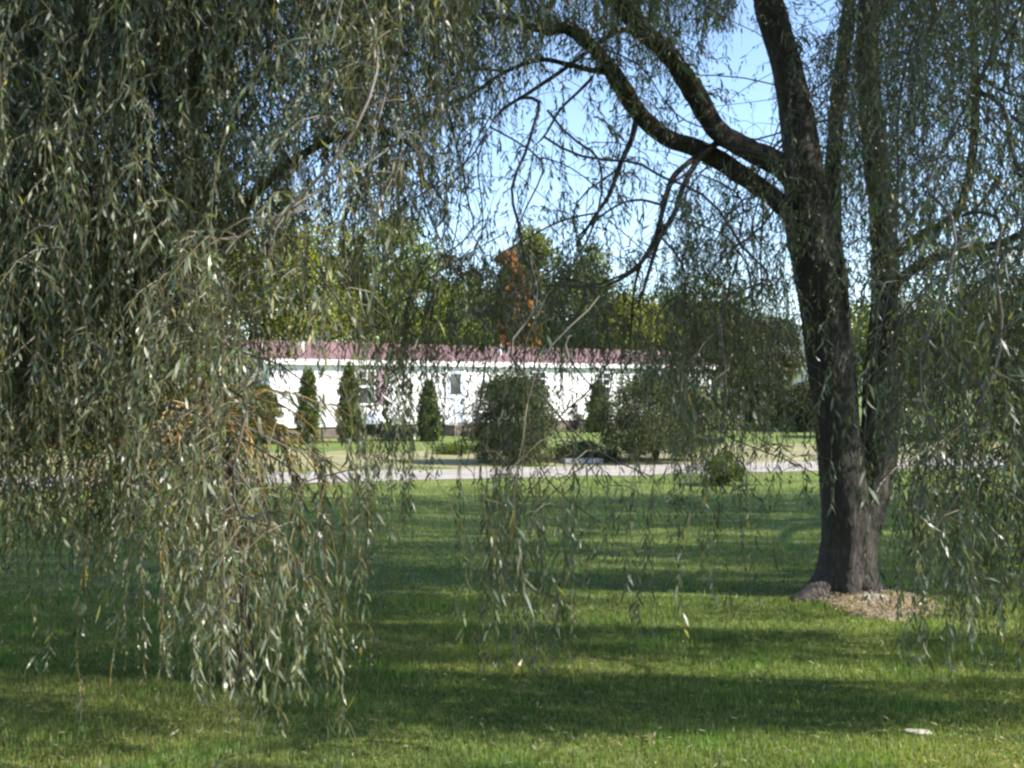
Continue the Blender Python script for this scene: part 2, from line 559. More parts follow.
thin([(592, 78, 7.3, 5), (578, 92, 7.3, 4), (560, 110, 7.3, 3.5), (545, 135, 7.3, 3), (530, 150, 7.3, 2)], 17)
thin([(638, 112, 7.5, 10), (632, 138, 7.45, 8), (620, 165, 7.4, 7), (609, 195, 7.35, 6), (592, 220, 7.3, 4.5), (580, 240, 7.3, 3), (560, 262, 7.3, 2)], 18)
thin([(718, 142, 7.6, 9), (692, 160, 7.5, 8), (673, 178, 7.4, 8), (664, 205, 7.3, 7.5), (655, 238, 7.25, 7), (640, 264, 7.2, 6), (622, 278, 7.2, 5), (596, 292, 7.1, 3), (570, 318, 7.0, 2)], 19)
thin([(724, 138, 7.6, 9), (700, 158, 7.5, 8), (684, 185, 7.4, 8), (675, 212, 7.3, 7), (660, 238, 7.2, 6.5), (650, 268, 7.1, 5), (640, 300, 7.1, 4), (628, 330, 7.0, 2.5)], 20)
thin([(640, 264, 7.2, 5), (634, 290, 7.2, 4), (632, 318, 7.2, 3), (630, 345, 7.2, 2)], 21)
thin([(662, 205, 7.3, 4), (640, 200, 7.3, 3.5), (618, 205, 7.3, 3), (590, 225, 7.3, 3), (565, 250, 7.3, 2)], 22)
# right-hand limbs
limb([(884, 300, 8.25, 16), (905, 275, 8.0, 15), (935, 258, 7.7, 14), (965, 250, 7.4, 13), (1000, 244, 7.0, 12), (1040, 225, 6.6, 10), (1090, 210, 6.2, 6)], 23, 10, 40)
limb([(886, 262, 8.3, 14), (920, 235, 8.2, 13), (955, 215, 8.0, 12), (972, 160, 7.9, 12), (976, 90, 7.8, 12), (974, 20, 7.6, 11), (985, -60, 7.4, 8), (1010, -130, 7.2, 4)], 24, 10, 40)
limb([(868, 30, 8.6, 12), (900, -30, 8.0, 11), (940, -80, 7.2, 10), (980, -110, 6.4, 8), (1010, -120, 5.7, 5)], 25, 9, 36)
limb([(775, 20, 8.1, 13), (750, -60, 7.6, 12), (715, -140, 7.0, 10), (665, -200, 6.3, 8), (600, -230, 5.6, 5)], 26, 9, 36)
limb([(850, 10, 9.2, 12), (835, -60, 10.2, 11), (800, -105, 11.5, 9), (760, -120, 12.8, 5)], 27, 9, 30)
limb([(866, 40, 8.6, 12), (920, -30, 9.6, 11), (980, -50, 11.0, 9), (1040, -30, 12.6, 6)], 28, 9, 30)
for s in skel:
    RW.seed_path(s[::2, :3])

# ================================================================== the small willow at left
LW = Tree(0, 0)
lb = P(242, 676, 5.75)
lw = empty('weeping_willow', (lb[0], lb[1], 0)); lw['world_children'] = 1
bpy.context.view_layer.update()
tag(lw, 'smaller weeping willow with a slender trunk hidden inside its own long leafy curtain', 'tree')
lsk = []
s = wood('trunk', [(243, 690, 5.75, 34), (242, 676, 5.75, 29), (239, 640, 5.75, 24), (236, 590, 5.75, 22), (232, 540, 5.75, 21), (226, 480, 5.75, 20), (216, 420, 5.75, 19), (208, 350, 5.8, 18), (200, 250, 5.8, 17), (196, 120, 5.8, 15), (192, -20, 5.8, 12), (196, -160, 5.8, 7), (198, -260, 5.8, 3)],
         lw, M_BARK2, 14, 70, .09, 31, rootflare)
lsk.append(s[15:])
for k, sp in enumerate([
    [(216, 420, 5.75, 12), (206, 425, 5.4, 11), (200, 424, 5.0, 9), (185, 432, 4.7, 6), (160, 455, 4.5, 3)],
    [(206, 330, 5.8, 11), (170, 270, 5.5, 10), (120, 220, 5.1, 8), (60, 190, 4.8, 6), (0, 190, 4.6, 4)],
    [(203, 280, 5.8, 11), (250, 200, 5.6, 9), (310, 150, 5.3, 8), (370, 130, 5.1, 6), (415, 150, 5.0, 4), (428, 200, 5.0, 2.5)],
    [(198, 180, 5.8, 10), (150, 80, 6.1, 9), (90, 10, 6.5, 7), (20, -20, 7.0, 4)],
    [(196, 120, 5.8, 10), (250, 20, 6.0, 9), (320, -50, 6.3, 7), (390, -70, 6.7, 4)],
    [(194, 40, 5.8, 9), (230, -60, 5.3, 8), (290, -120, 4.9, 6), (350, -120, 4.7, 4)],
    [(193, -10, 5.8, 9), (140, -90, 5.4, 8), (60, -130, 5.0, 6), (-30, -120, 4.8, 4)]]):
    mat = M_BARK2
    sp2 = wood('limb', sp, lw, mat, 8, 26, .06, 40+k)
    lsk.append(sp2)
for s in lsk:
    LW.seed_path(s[::2, :3])

# ================================================================== a third willow added beyond the right edge to shade the lawn
TW = Tree(0, 0)
tw = empty('weeping_willow', (11.6, 11.8, 0)); tw['world_children'] = 1
bpy.context.view_layer.update()
tag(tw, 'weeping willow added beyond the right edge to shade the lawn, a few hanging twigs reaching into view', 'tree')


def wood3(name, pts, rad, seed, n=40, ns=12, lob=None):
    sp3 = smooth_path(np.c_[np.array(pts, float), rad], n)
    mb = MB(); mb.tube(sp3[:, :3], sp3[:, 3], ns, 0, None, .07, seed, lob, cap=True); mb.build(name, M_BARK, tw, True)
    TW.seed_path(sp3[n//4::2, :3])


wood3('trunk', [(11.6, 11.8, -.05), (11.55, 11.8, .4), (11.5, 11.75, 2), (11.3, 11.7, 4), (11.4, 11.9, 6), (11.5, 12, 8.5)], [.3, .24, .21, .18, .12, .03], 71, 60, 20, rootflare)
for k in range(7):
    a = k*.9+.2; q = np.array([math.cos(a), math.sin(a)*.9, 0])
    b0 = np.array([11.35, 11.75, 3.2+.5*k])
    wood3('limb', [b0, b0+q*1.2+[0, 0, 1.1], b0+q*2.6+[0, 0, 1.7], b0+q*3.9+[0, 0, 1.6]], [.1, .075, .045, .012], 72+k, 28, 10)

# pale bunch of broken twigs and the low arching sprays of the small willow
node = P(204, 424, 4.95)
ORANGE = (.29, .175, .05); PALE = (.42, .33, .2)
for k in range(26):
    a = rng.uniform(0, 6.28)
    d0 = unit(np.array([math.cos(a), math.sin(a)*.6, rng.uniform(.1, 1.3)]))
    pts, _ = hang(node+rng.normal(0, .03, 3), d0, rng.uniform(.12, .34), .03, .09, .07)
    LW.mb.tube(pts, np.linspace(.0042, .0015, len(pts)), 4, 1, np.array(PALE)*rng.uniform(.55, 1.05))
for k in range(34):
    a = rng.uniform(0, 6.28)
    ext = rng.uniform(.35, .95)
    d0 = unit(np.array([math.cos(a)*1.15+.12, math.sin(a)*.75-.2, rng.uniform(.1, .75)]))
    pts, dr = hang(node+rng.normal(0, .035, 3), d0, ext, .03, .045, .03)
    LW.mb.tube(pts, np.linspace(.006, .0026, len(pts)), 4, 1, np.array(ORANGE)*rng.uniform(.5, 1.15))
    for q in range(5):
        i = int(rng.uniform(.15, 1.0)*(len(pts)-1))
        ds = unit(dr[i]+rng.normal(0, .5, 3)+np.array([0, 0, .1]))
        strand(LW, pts[i], ds, rng.uniform(.35, 1.25), rng.uniform(.07, .09), .0135, .13, 'fit' if q else 'free', np.array(ORANGE)*rng.uniform(.5, 1.0), .05, .0024, .12, .027, register=False,
               tint=(.115, .135, .085))

# sprays in the open sky gap hang from the visible limbs
for s in skel[3:]:
    for q in range(7):
        i = int(rng.uniform(.25, 1)*(len(s)-1))
        d0 = unit(rng.normal(0, .6, 3)+np.array([0, -.1, .1]))
        strand(RW, s[i, :3], d0, rng.uniform(.3, 1.0), .075, .013, .15, 'fit', wob=.07, register=False, minleaf=4)
# leafy shoots sprouting on trunk and limbs
for s in skel[:5]:
    for q in range(95):
        i = int(rng.uniform(.35, .95)*(len(s)-1))
        a = rng.uniform(0, 6.28)
        d0 = unit(np.array([math.cos(a), -abs(math.sin(a)), rng.uniform(-.2, .9)]))
        strand(RW, s[i, :3]+d0*s[i, 3]*.8, d0, rng.uniform(.15, .5), .07, .012, .12, 'free', wob=.08, register=False, minleaf=2, tint=(.08, .10, .035))

# curtains: pick the thinnest cell, hang a strand through it
tries = 0; made = 0
while tries < 30000:
    tries += 1
    de = np.maximum(T-cur, 0); de[de < .06] = 0
    if tries % 20 == 1:
        w = (de**1.4).ravel(); tot = w.sum()
        if de[PADT:, PADX:-PADX].sum() < 9: break
        cw = np.cumsum(w)/tot
    ci = int(np.searchsorted(cw, rng.uniform())); r, c = divmod(min(ci, GH*GW-1), GW)
    px = (c-PADX+rng.uniform())*32; py = (r-PADT+rng.uniform())*32
    left = px < 400 or (px < 470 and rng.uniform() < .5)
    if left:
        d = rng.uniform(4.3, 7.4)
        if 350 < px < 450 and py > 180: d = rng.uniform(3.9, 5.0)
    else:
        d = rng.uniform(6.2, 11) if px > 640 else rng.uniform(5.6, 8.6)
        if px > 900: d = rng.uniform(4.8, 9.5)
        if px > 960 and py < 440 and rng.uniform() < .35: d = rng.uniform(10, 15)
    if py > 384: d = min(d, 1.45*F/(py-384+70)*rng.uniform(.86, 1))
    if d < 3.6: continue
    p = P(px, py, d)
    up = rng.uniform(.15, 1.3) if py < 420 else rng.uniform(.5, 1.7)
    root = p+np.array([rng.normal(0, .16), rng.normal(0, .16), up])
    a = rng.uniform(0, 6.28)
    L = up+rng.uniform(.2, 1.0)
    d0 = unit(np.array([math.cos(a)*.8, math.sin(a)*.8, rng.uniform(-.2, .7)]))
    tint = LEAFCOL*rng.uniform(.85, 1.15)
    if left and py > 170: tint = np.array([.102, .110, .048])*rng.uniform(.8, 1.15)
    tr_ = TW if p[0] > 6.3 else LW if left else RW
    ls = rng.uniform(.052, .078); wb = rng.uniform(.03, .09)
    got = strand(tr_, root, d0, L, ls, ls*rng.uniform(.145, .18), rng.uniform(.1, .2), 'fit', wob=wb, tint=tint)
    made += got
    if got:
        pp, dd = tr_.last
        for q in range(rng.integers(0, 4)):
            i = int(rng.uniform(.05, .8)*(len(pp)-1))
            a = rng.uniform(0, 6.28)
            made += strand(tr_, pp[i], unit(dd[i]*.4+np.array([math.cos(a), math.sin(a), rng.uniform(-.1, .5)])*.7), rng.uniform(.15, .5), ls, ls*.16, .14, 'fit', wob=wb, tint=tint, register=False, minleaf=3)
print('curtain strands', made, 'tries', tries, 'residual', np.maximum(T-cur, 0)[PADT:, PADX:-PADX].sum())

# the crown above and beside the frame, which shades the lawn
tries = 0; made2 = 0
while tries < 20000:
    tries += 1
    if tries % 20 == 1:
        de = np.maximum(TS-curS, 0); de[de < .1] = 0
        if de.sum() < 8: break
        w = de.ravel(); cw = np.cumsum(w)/w.sum()
    ci = int(np.searchsorted(cw, rng.uniform())); r, c = divmod(min(ci, 287), 16)
    py = 480+(r+rng.uniform())*16; px = (c+rng.uniform())*64
    d = CAMZ*F/(py-384)
    g = np.array([(px-512)/F*d, d, 0])
    h = rng.uniform(1.5, 9.5)
    p = g+SUN*(h/SUN[2])
    if p[0] < 6.3 and p[2] > 8.6-.11*((p[0]-3.5)**2+(p[1]-9.5)**2)**.5: continue
    if p[0] > 15.5 or p[0] < -3.5: continue
    root = p+np.array([rng.normal(0, .2), rng.normal(0, .1), rng.uniform(.2, .7)])
    a = rng.uniform(0, 6.28)
    made2 += strand(TW if p[0] > 6.3 else RW if p[0] > -.5 else LW, root, unit(np.array([math.cos(a), math.sin(a)*.5, .4])), rng.uniform(.7, 1.5), .13, .026, .15, 'shade', spacing=.035, minleaf=8)
print('shade strands', made2, 'tries', tries, 'residual', np.maximum(TS-curS, 0).sum())
ns_ = 0
for k in range(2600):
    q = np.array([rng.uniform(-4.5, .3), rng.uniform(4.2, 7.6), rng.uniform(2.3, 5.2)])
    h = (rng.uniform(.8, 8.5)-q[0])
    p = q+SUN*(h/SUN[0])
    if p[2] > 8.8 or p[2] < 4.4: continue
    a = rng.uniform(0, 6.28)
    ns_ += strand(TW if p[0] > 6.3 else RW, p+[0, 0, .3], unit(np.array([math.cos(a), math.sin(a)*.5, .4])), rng.uniform(.7, 1.3), .12, .024, .15, 'shade', spacing=.035, minleaf=8)
    if ns_ > 380: break
print('extra shade', ns_)
grow_network(RW); grow_network(LW); grow_network(TW)
TW.mb.build('crown', [M_WLEAF, M_TWIG], tw)
RW.mb.build('crown', [M_WLEAF, M_TWIG], rw)
LW.mb.build('crown', [M_WLEAF, M_TWIG], lw)


# ================================================================== ground, road, hill
def sheet(name, poly, z, mat):
    mb = MB(); n = len(poly)
    mb.add([(x, y, z) for x, y in poly], [tuple(range(n))]); o = mb.build(name, mat)
    return tag(o, kind='structure')


def lawn_mat():
    m, nt, out = newmat('lawn'); L = nt.links.new
    tc = N(nt, 'ShaderNodeTexCoord')
    n1 = N(nt, 'ShaderNodeTexNoise'); n1.inputs['Scale'].default_value = .55; n1.inputs['Detail'].default_value = 7; n1.inputs['Roughness'].default_value = .6
    n2 = N(nt, 'ShaderNodeTexNoise'); n2.inputs['Scale'].default_value = 28; n2.inputs['Detail'].default_value = 6
    n4 = N(nt, 'ShaderNodeTexNoise'); n4.inputs['Scale'].default_value = 5; n4.inputs['Detail'].default_value = 5
    for n in (n1, n2, n4): L(tc.outputs['Object'], n.inputs['Vector'])
    r1 = ramp(nt, [(.3, (.08, .118, .03)), (.5, (.122, .162, .042)), (.64, (.165, .188, .058)), (.78, (.24, .205, .10))]); L(n1.outputs['Fac'], r1.inputs[0])
    r2 = ramp(nt, [(.28, (.4, .42, .36)), (.5, (1, 1, 1)), (.75, (1.5, 1.45, 1.3))]); L(n2.outputs['Fac'], r2.inputs[0])
    r4 = ramp(nt, [(.3, (.72, .8, .7)), (.7, (1.2, 1.12, 1.1))]); L(n4.outputs['Fac'], r4.inputs[0])
    mx = N(nt, 'ShaderNodeMixRGB', blend_type='MULTIPLY'); mx.inputs[0].default_value = 1
    mx2 = N(nt, 'ShaderNodeMixRGB', blend_type='MULTIPLY'); mx2.inputs[0].default_value = 1
    L(r1.outputs[0], mx.inputs[1]); L(r2.outputs[0], mx.inputs[2]); L(mx.outputs[0], mx2.inputs[1]); L(r4.outputs[0], mx2.inputs[2])
    # the far verge below the house is drier
    sx = N(nt, 'ShaderNodeSeparateXYZ'); L(tc.outputs['Object'], sx.inputs[0])
    pb = N(nt, 'ShaderNodeBsdfPrincipled'); pb.inputs['Roughness'].default_value = .85; pb.inputs['Specular IOR Level'].default_value = .2
    L(mx2.outputs[0], pb.inputs['Base Color'])
    b = N(nt, 'ShaderNodeBump'); b.inputs['Strength'].default_value = .8; b.inputs['Distance'].default_value = .04
    L(n2.outputs['Fac'], b.inputs['Height']); L(b.outputs[0], pb.inputs['Normal']); L(pb.outputs[0], out.inputs[0])
    return m


sheet('ground', [(-900, -300), (900, -300), (900, 1500), (-900, 1500)], 0, lawn_mat())
RDIR = unit(np.array([16.4, 4.0])); RN = np.array([-RDIR[1], RDIR[0]]); RC = np.array([0, 19.25])
mroad = plain('worn_asphalt', (.27, .245, .218), .9, .22, 2.2, .6, 60)
mverge = plain('dry_verge', (.20, .185, .085), .9, .35, 1.2, .8, 40)


def strip(name, c, half, z, mat, wav=.12, seed=0, x0=-40, x1=60):
    mb = MB(); r2 = np.random.default_rng(seed)
    t = np.arange(x0, x1, .6); w1 = half+r2.normal(0, wav, len(t)); w2 = half+r2.normal(0, wav, len(t))
    a = c[None]+RDIR[None]*t[:, None]-RN[None]*w1[:, None]; b = c[None]+RDIR[None]*t[:, None]+RN[None]*w2[:, None]
    v = np.concatenate([np.c_[a, np.full(len(t), z)], np.c_[b, np.full(len(t), z)]]); n = len(t)
    mb.add(v, [(i, i+1, n+i+1, n+i) for i in range(n-1)])
    return tag(mb.build(name, mat), kind='structure')


strip('verge', RC+RN*3.9, 2.9, .004, mverge, .5, 3)
strip('road', RC, 1.08, .008, mroad, .09, 4)

# hill far behind
mb = MB(); xs = np.linspace(-700, 700, 90)
h = 26+10*np.sin(xs*.006+1)+6*np.sin(xs*.017)+14*np.exp(-((xs-165)/90)**2)
v = [(x, 600, -2) for x in xs]+[(x, 680, hh*.6) for x, hh in zip(xs, h)]+[(x, 780, hh*1.24) for x, hh in zip(xs, h)]+[(x, 980, -5) for x in xs]
n = len(xs)
mb.add(v, [(k*n+i, k*n+i+1, (k+1)*n+i+1, (k+1)*n+i) for k in range(3) for i in range(n-1)])
tag(mb.build('hill', plain('wooded_hill', (.055, .075, .06), .95, .4, .05, .8, .3), None, True), kind='structure')

# ------------------------------------------------------------------ grass blades
def bladefield(nb, dmin, dmax, hgt, wid):
    u = rng.uniform(0, 1, nb)
    d = dmin*(dmax/dmin)**u
    x = (rng.uniform(-60, 1084, nb)-512)/F*d
    B = np.c_[x, d, np.zeros(nb)]
    a = rng.uniform(0, 6.28, nb)
    lean = np.abs(rng.normal(0, .55, nb))
    D = np.c_[np.cos(a)*lean, np.sin(a)*lean, np.ones(nb)]
    sc = (d/dmin)**.35
    h = hgt*rng.uniform(.5, 1.3, nb)*np.clip(sc, 1, 1.3)
    w = wid*rng.uniform(.7, 1.3, nb)*sc
    side = unit(np.c_[-np.sin(a+.6), np.cos(a+.6), np.zeros(nb)])
    D = unit(D)
    pat = np.sin(x*1.3+np.sin(d*.9)*2)*np.sin(d*1.7+x*.4)
    col = vary((.152, .20, .058), nb, .27, .12)
    col[pat > .35] *= np.array([1.18, 1.08, 1.0])
    p2 = np.sin(x*4.1+2*np.sin(d*2.3))*np.sin(d*5.3+1.5*np.sin(x*1.9))
    col *= (1+.2*p2)[:, None]; h *= 1+.45*np.clip(p2, -.6, 1); col[p2 > .7] *= np.array([.8, .95, .8])
    dry = rng.uniform(0, 1, nb) < .09+.12*(pat > .55)
    col[dry] = vary((.27, .23, .11), int(dry.sum()), .2, .08)
    v = np.empty((nb, 3, 3)); v[:, 0] = B-side*w[:, None]/2; v[:, 1] = B+side*w[:, None]/2; v[:, 2] = B+D*h[:, None]
    return v, col


mb = MB()
for args in ((200000, 4.0, 8.0, .03, .005), (110000, 8.0, 20.5, .034, .009)):
    v, col = bladefield(*args)
    mid = v[:, 2, :2]
    # none on the road or on the bare patch at the trunk
    rel = (v[:, 0, :2]-RC) @ RN
    bare = ((v[:, 0, 0]-2.80)/.38)**2+((v[:, 0, 1]-7.72)/.52)**2
    ok = (np.abs(rel) > 1.5) & (bare > rng.uniform(.6, 1.25, len(v)))
    v = v[ok]; col = col[ok]; n = len(v)
    mb.add(v.reshape(-1, 3), np.arange(n*3).reshape(-1, 3), 0, np.repeat(col, 3, axis=0))
tag(mb.build('grass', M_GRASS), 'mown green lawn grass with dry straw blades', kind='stuff')

# fallen leaves
n = 2200; d = 4.3*(16/4.3)**rng.uniform(0, 1, n); x = (rng.uniform(-40, 1064, n)-512)/F*d
B = np.c_[x, d, rng.uniform(.02, .045, n)]; a = rng.uniform(0, 6.28, n)
D = np.c_[np.cos(a), np.sin(a), rng.normal(0, .25, n)]
mb = MB(); add_leaves(mb, B, D, np.c_[rng.normal(0, .3, (n, 2)), np.ones(n)], rng.uniform(.025, .06, n), rng.uniform(.006, .013, n), vary((.30, .27, .18), n, .4, .15), rng.normal(.1, .2, n))
tag(mb.build('fallen_leaves', M_LEAF), 'thin scatter of pale fallen leaves on the lawn', kind='stuff')

# bare patch of chips and dead leaves at the trunk, root stone
mb = MB()
nr, na_ = 12, 40
cx, cy = 2.80, 7.72
v = [(cx, cy, .06)]
for i in range(1, nr+1):
    for k in range(na_):
        a = k/na_*6.283; rr = i/nr*(.38+.09*math.sin(3*a+1)+.06*math.sin(7*a))
        v.append((cx+rr*math.cos(a), cy+rr*1.15*math.sin(a), .06*(1-(i/nr)**2)-.004*(i == nr)+.006*random.random()+.002))
f3 = [(0, 1+k, 1+(k+1) % na_) for k in range(na_)]
mb.add(v, f3)
mb.f.append((np.array([(1+i*na_+k, 1+(i+1)*na_+k, 1+(i+1)*na_+(k+1) % na_, 1+i*na_+(k+1) % na_) for i in range(nr-1) for k in range(na_)]), 0))
tag(mb.build('bare_soil', plain('soil', (.30, .235, .19), .95, .4, 9, 1, 50), None, True), kind='structure')
n = 2400
a = rng.uniform(0, 6.28, n); rr = np.sqrt(rng.uniform(0, 1, n))*.44
B = np.c_[cx+rr*np.cos(a), cy+rr*1.15*np.sin(a), .065*(1-(rr/.5)**2)+rng.uniform(.006, .02, n)]
a = rng.uniform(0, 6.28, n); D = np.c_[np.cos(a), np.sin(a), rng.normal(0, .2, n)]
mb = MB(); add_leaves(mb, B, D, np.c_[rng.normal(0, .35, (n, 2)), np.ones(n)], rng.uniform(.018, .06, n), rng.uniform(.006, .014, n), vary((.44, .36, .31), n, .4, .12), rng.normal(0, .2, n))
tag(mb.build('wood_chips', M_LEAF), 'pale wood chips and dead leaves heaped at the foot of the thick trunk', kind='stuff')


def rock(name, loc, size, seed, mat, label):
    r2 = np.random.default_rng(seed); nu, nv = 14, 9; v = []
    ph = r2.uniform(0, 6.28, 6)
    for j in range(nv+1):
        t = math.pi*j/nv
        for i in range(nu):
            a = i/nu*6.283
            q = 1+.14*math.sin(2*a+ph[0])+.1*math.sin(3*t+ph[1]+a)+.07*math.sin(5*a+ph[2])+r2.normal(0, .03)
            v.append((size[0]*q*math.sin(t)*math.cos(a), size[1]*q*math.sin(t)*math.sin(a), size[2]*(math.cos(t)*q+.5)))
    mb = MB(); mb.add(v, [(j*nu+i, (j+1)*nu+i, (j+1)*nu+(i+1) % nu, j*nu+(i+1) % nu) for j in range(nv) for i in range(nu)])
    o = mb.build(name, mat, None, True); o.location = loc
    return tag(o, label, 'stone')


mst = plain('pale_stone', (.36, .35, .33), .85, .25, 8, .6, 30)
rock('stone', (2.76, 7.7, .03), (.12, .08, .04), 1, mst, 'flat pale grey stone lying against the foot of the thick trunk')
rock('stone', (1.98, 4.9, .0), (.06, .045, .01), 2, plain('whitish_stone', (.36, .34, .29), .85, .2, 8, .6, 30), 'small flat pale stone in the sunny grass near the bottom edge')

# ================================================================== the white house
TH = R(36); HO = np.array([-7.3, 30.3])
ho = empty('house', (HO[0], HO[1], 0), TH)
tag(ho, 'long low white house with a maroon roof beyond the road', 'house')


def tx(px):
    a = (px-512)/F
    return (-HO[0]+a*HO[1])/(math.cos(TH)-a*math.sin(TH))


def hz(px, py):
    t = tx(px); return CAMZ+(384-py)/F*(HO[1]+t*math.sin(TH))


def siding():
    m, nt, out = newmat('white_siding'); L = nt.links.new
    tc = N(nt, 'ShaderNodeTexCoord')
    wv = N(nt, 'ShaderNodeTexWave', bands_direction='Z', wave_profile='SAW'); wv.inputs['Scale'].default_value = 1.3
    nz = N(nt, 'ShaderNodeTexNoise'); nz.inputs['Scale'].default_value = 1.5; nz.inputs['Detail'].default_value = 6
    L(tc.outputs['Object'], wv.inputs['Vector']); L(tc.outputs['Object'], nz.inputs['Vector'])
    rp = ramp(nt, [(.3, (.72, .72, .70)), (.7, (.84, .84, .82))]); L(nz.outputs['Fac'], rp.inputs[0])
    pb = N(nt, 'ShaderNodeBsdfPrincipled'); pb.inputs['Roughness'].default_value = .55; L(rp.outputs[0], pb.inputs['Base Color'])
    b = N(nt, 'ShaderNodeBump'); b.inputs['Strength'].default_value = .5; b.inputs['Distance'].default_value = .01
    L(wv.outputs['Fac'], b.inputs['Height']); L(b.outputs[0], pb.inputs['Normal']); L(pb.outputs[0], out.inputs[0])
    return m


M_SID = siding(); M_WHITE = plain('white_trim', (.82, .82, .8), .45, .05)
M_ROOF = plain('maroon_roof', (.16, .088, .084), .6, .25, 1.2, .3, 25)
M_SKIRT = plain('brown_skirting', (.13, .10, .085), .85, .3, 3, .4, 12)
M_MAUVE = plain('mauve_shutter', (.33, .22, .25), .6, .1)
M_DARK = plain('dark_interior', (.02, .022, .025), .5, .3)
m, nt, out = newmat('window_glass')
pb = N(nt, 'ShaderNodeBsdfPrincipled'); pb.inputs['Base Color'].default_value = (.035, .042, .05, 1); pb.inputs['Roughness'].default_value = .06
nt.links.new(pb.outputs[0], out.inputs[0]); M_GLASS = m
LEN, DEP, EZ, RZ_ = 19.2, 4.3, 2.36, 3.06

mb = MB(); mb.box((0, 0, .36), (LEN, DEP, EZ))
for x in (0, LEN):   # gable triangles with thickness
    a, b = (x, x+.1) if x == 0 else (x-.1, x)
    mb.add([(a, 0, EZ+.002), (a, DEP, EZ+.002), (a, DEP/2, RZ_-.06), (b, 0, EZ+.002), (b, DEP, EZ+.002), (b, DEP/2, RZ_-.06)], [(0, 1, 2), (3, 5, 4)])
mb.build('wall', M_SID, ho)
mb = MB(); mb.box((.05, .05, -.05), (LEN-.05, DEP-.05, .358)); mb.build('skirting', M_SKIRT, ho)
ov = .14
mb = MB()
for sgn in (0, 1):
    y0 = -ov if sgn == 0 else DEP+ov
    a = [(-.25, y0, EZ+.05), (LEN+.25, y0, EZ+.05), (LEN+.25, DEP/2, RZ_), (-.25, DEP/2, RZ_)]
    b = [(x, y, z+.06) for x, y, z in a]
    mb.add(a+b, [(0, 1, 2, 3), (7, 6, 5, 4), (0, 4, 5, 1), (1, 5, 6, 2), (3, 7, 4, 0)])
roof = mb.build('roof', M_ROOF, ho)
mb = MB(); mb.box((-.26, -ov-.03, EZ-.06), (LEN+.26, -ov-.002, EZ+.1)); mb.build('fascia', M_WHITE, ho)
mb = MB(); mb.box((-.24, -ov, EZ-.05), (LEN+.24, -.003, EZ-.02)); mb.build('soffit', M_WHITE, ho)
vx = tx(516)
mb = MB(); mb.tube([(vx, 1.0, EZ+.2), (vx, 1.0, RZ_+.02), (vx, 1.0, RZ_+.1)], [.07, .07, .07], 10, cap=True); mb.build('roof_vent', M_WHITE, roof)


def window(x0, x1, z0, z1, shutter=(0, 0), muntin=True):
    f = MB(); w = .055
    f.box((x0, -.045, z0), (x0+w, -.004, z1)); f.box((x1-w, -.045, z0), (x1, -.004, z1))
    f.box((x0+w, -.045, z1-w), (x1-w, -.004, z1)); f.box((x0-.05, -.06, z0-.05), (x1+.05, -.004, z0-.001))
    zm = (z0+z1)/2
    f.box((x0+w, -.04, zm-.035), (x1-w, -.004, zm+.035))
    f.box((x0-.06, -.05, z1+.001), (x1+.06, -.004, z1+.09))
    if muntin:
        xm = (x0+x1)/2; zq = (zm+z1)/2
        f.box((xm-.014, -.03, zm+.035), (xm+.014, -.012, z1-w)); f.box((x0+w, -.028, zq-.014), (xm-.014, -.012, zq+.014)); f.box((xm+.014, -.028, zq-.014), (x1-w, -.012, zq+.014))
    fr = f.build('window', M_WHITE, ho)
    g = MB(); g.box((x0+w, -.011, z0), (x1-w, -.003, zm-.036)); g.box((x0+w, -.011, zm+.036), (x1-w, -.003, z1-w)); g.build('pane', M_GLASS, fr)
    for s in (0, 1):
        if shutter[s]:
            sh = MB(); a, b = (x0-.42, x0-.07) if s == 0 else (x1+.07, x1+.42)
            sh.box((a, -.035, z0-.03), (b, -.004, z1+.03))
            for q in range(9): 
                zz = z0+.05+q*(z1-z0-.1)/9
                sh.box((a+.04, -.05, zz), (b-.04, -.036, zz+.07))
            sh.build('shutter', M_MAUVE, ho)


for x0, x1, shv, mun in ((357.5, 375.5, (0, 1), 1), (531, 546, (0, 0), 1), (595, 610, (0, 0), 1), (641, 660, (0, 0), 0)):
    a, b = tx(x0), tx(x1); window(a, b, 1.08, 2.16, shv, mun)
# front door with a pane, little porch with railing
a, b = tx(447), tx(463)
mb = MB(); mb.box((a-.08, -.05, .4), (a, -.004, 2.2)); mb.box((b, -.05, .4), (b+.08, -.004, 2.2)); mb.box((a-.08, -.05, 2.2), (b+.08, -.004, 2.28)); mb.build('door_frame', M_WHITE, ho)
mb = MB(); mb.box((a, -.035, .4), (b, -.004, 2.195)); dr_ = mb.build('door', plain('pale_door', (.50, .57, .63), .4, .05), ho)
mb = MB(); mb.box((a+.12, -.045, 1.35), (b-.12, -.036, 2.05)); mb.build('pane', M_GLASS, dr_)
mb = MB(); mb.tube([(b-.08, -.06, 1.0), (b-.08, -.06, 1.12)], .02, 8, cap=True); mb.build('handle', M_DARK, dr_)
mb = MB(); mb.box((a-.5, -1.25, 0), (b+.75, -.05, .36)); mb.box((a-.2, -1.6, 0), (b+.2, -1.252, .18)); mb.build('porch_step', M_SKIRT, ho)
for s in (a-.42, b+.67):
    mb = MB()
    for y in (-1.2, -.12): mb.box((s-.035, y-.035, .362), (s+.035, y+.035, 1.3))
    mb.box((s-.025, -1.165, 1.2), (s+.025, -.155, 1.26))
    for q in range(6): mb.box((s-.012, -1.05+q*.15, .362), (s+.012, -1.026+q*.15, 1.2))
    mb.build('railing', M_WHITE, ho)

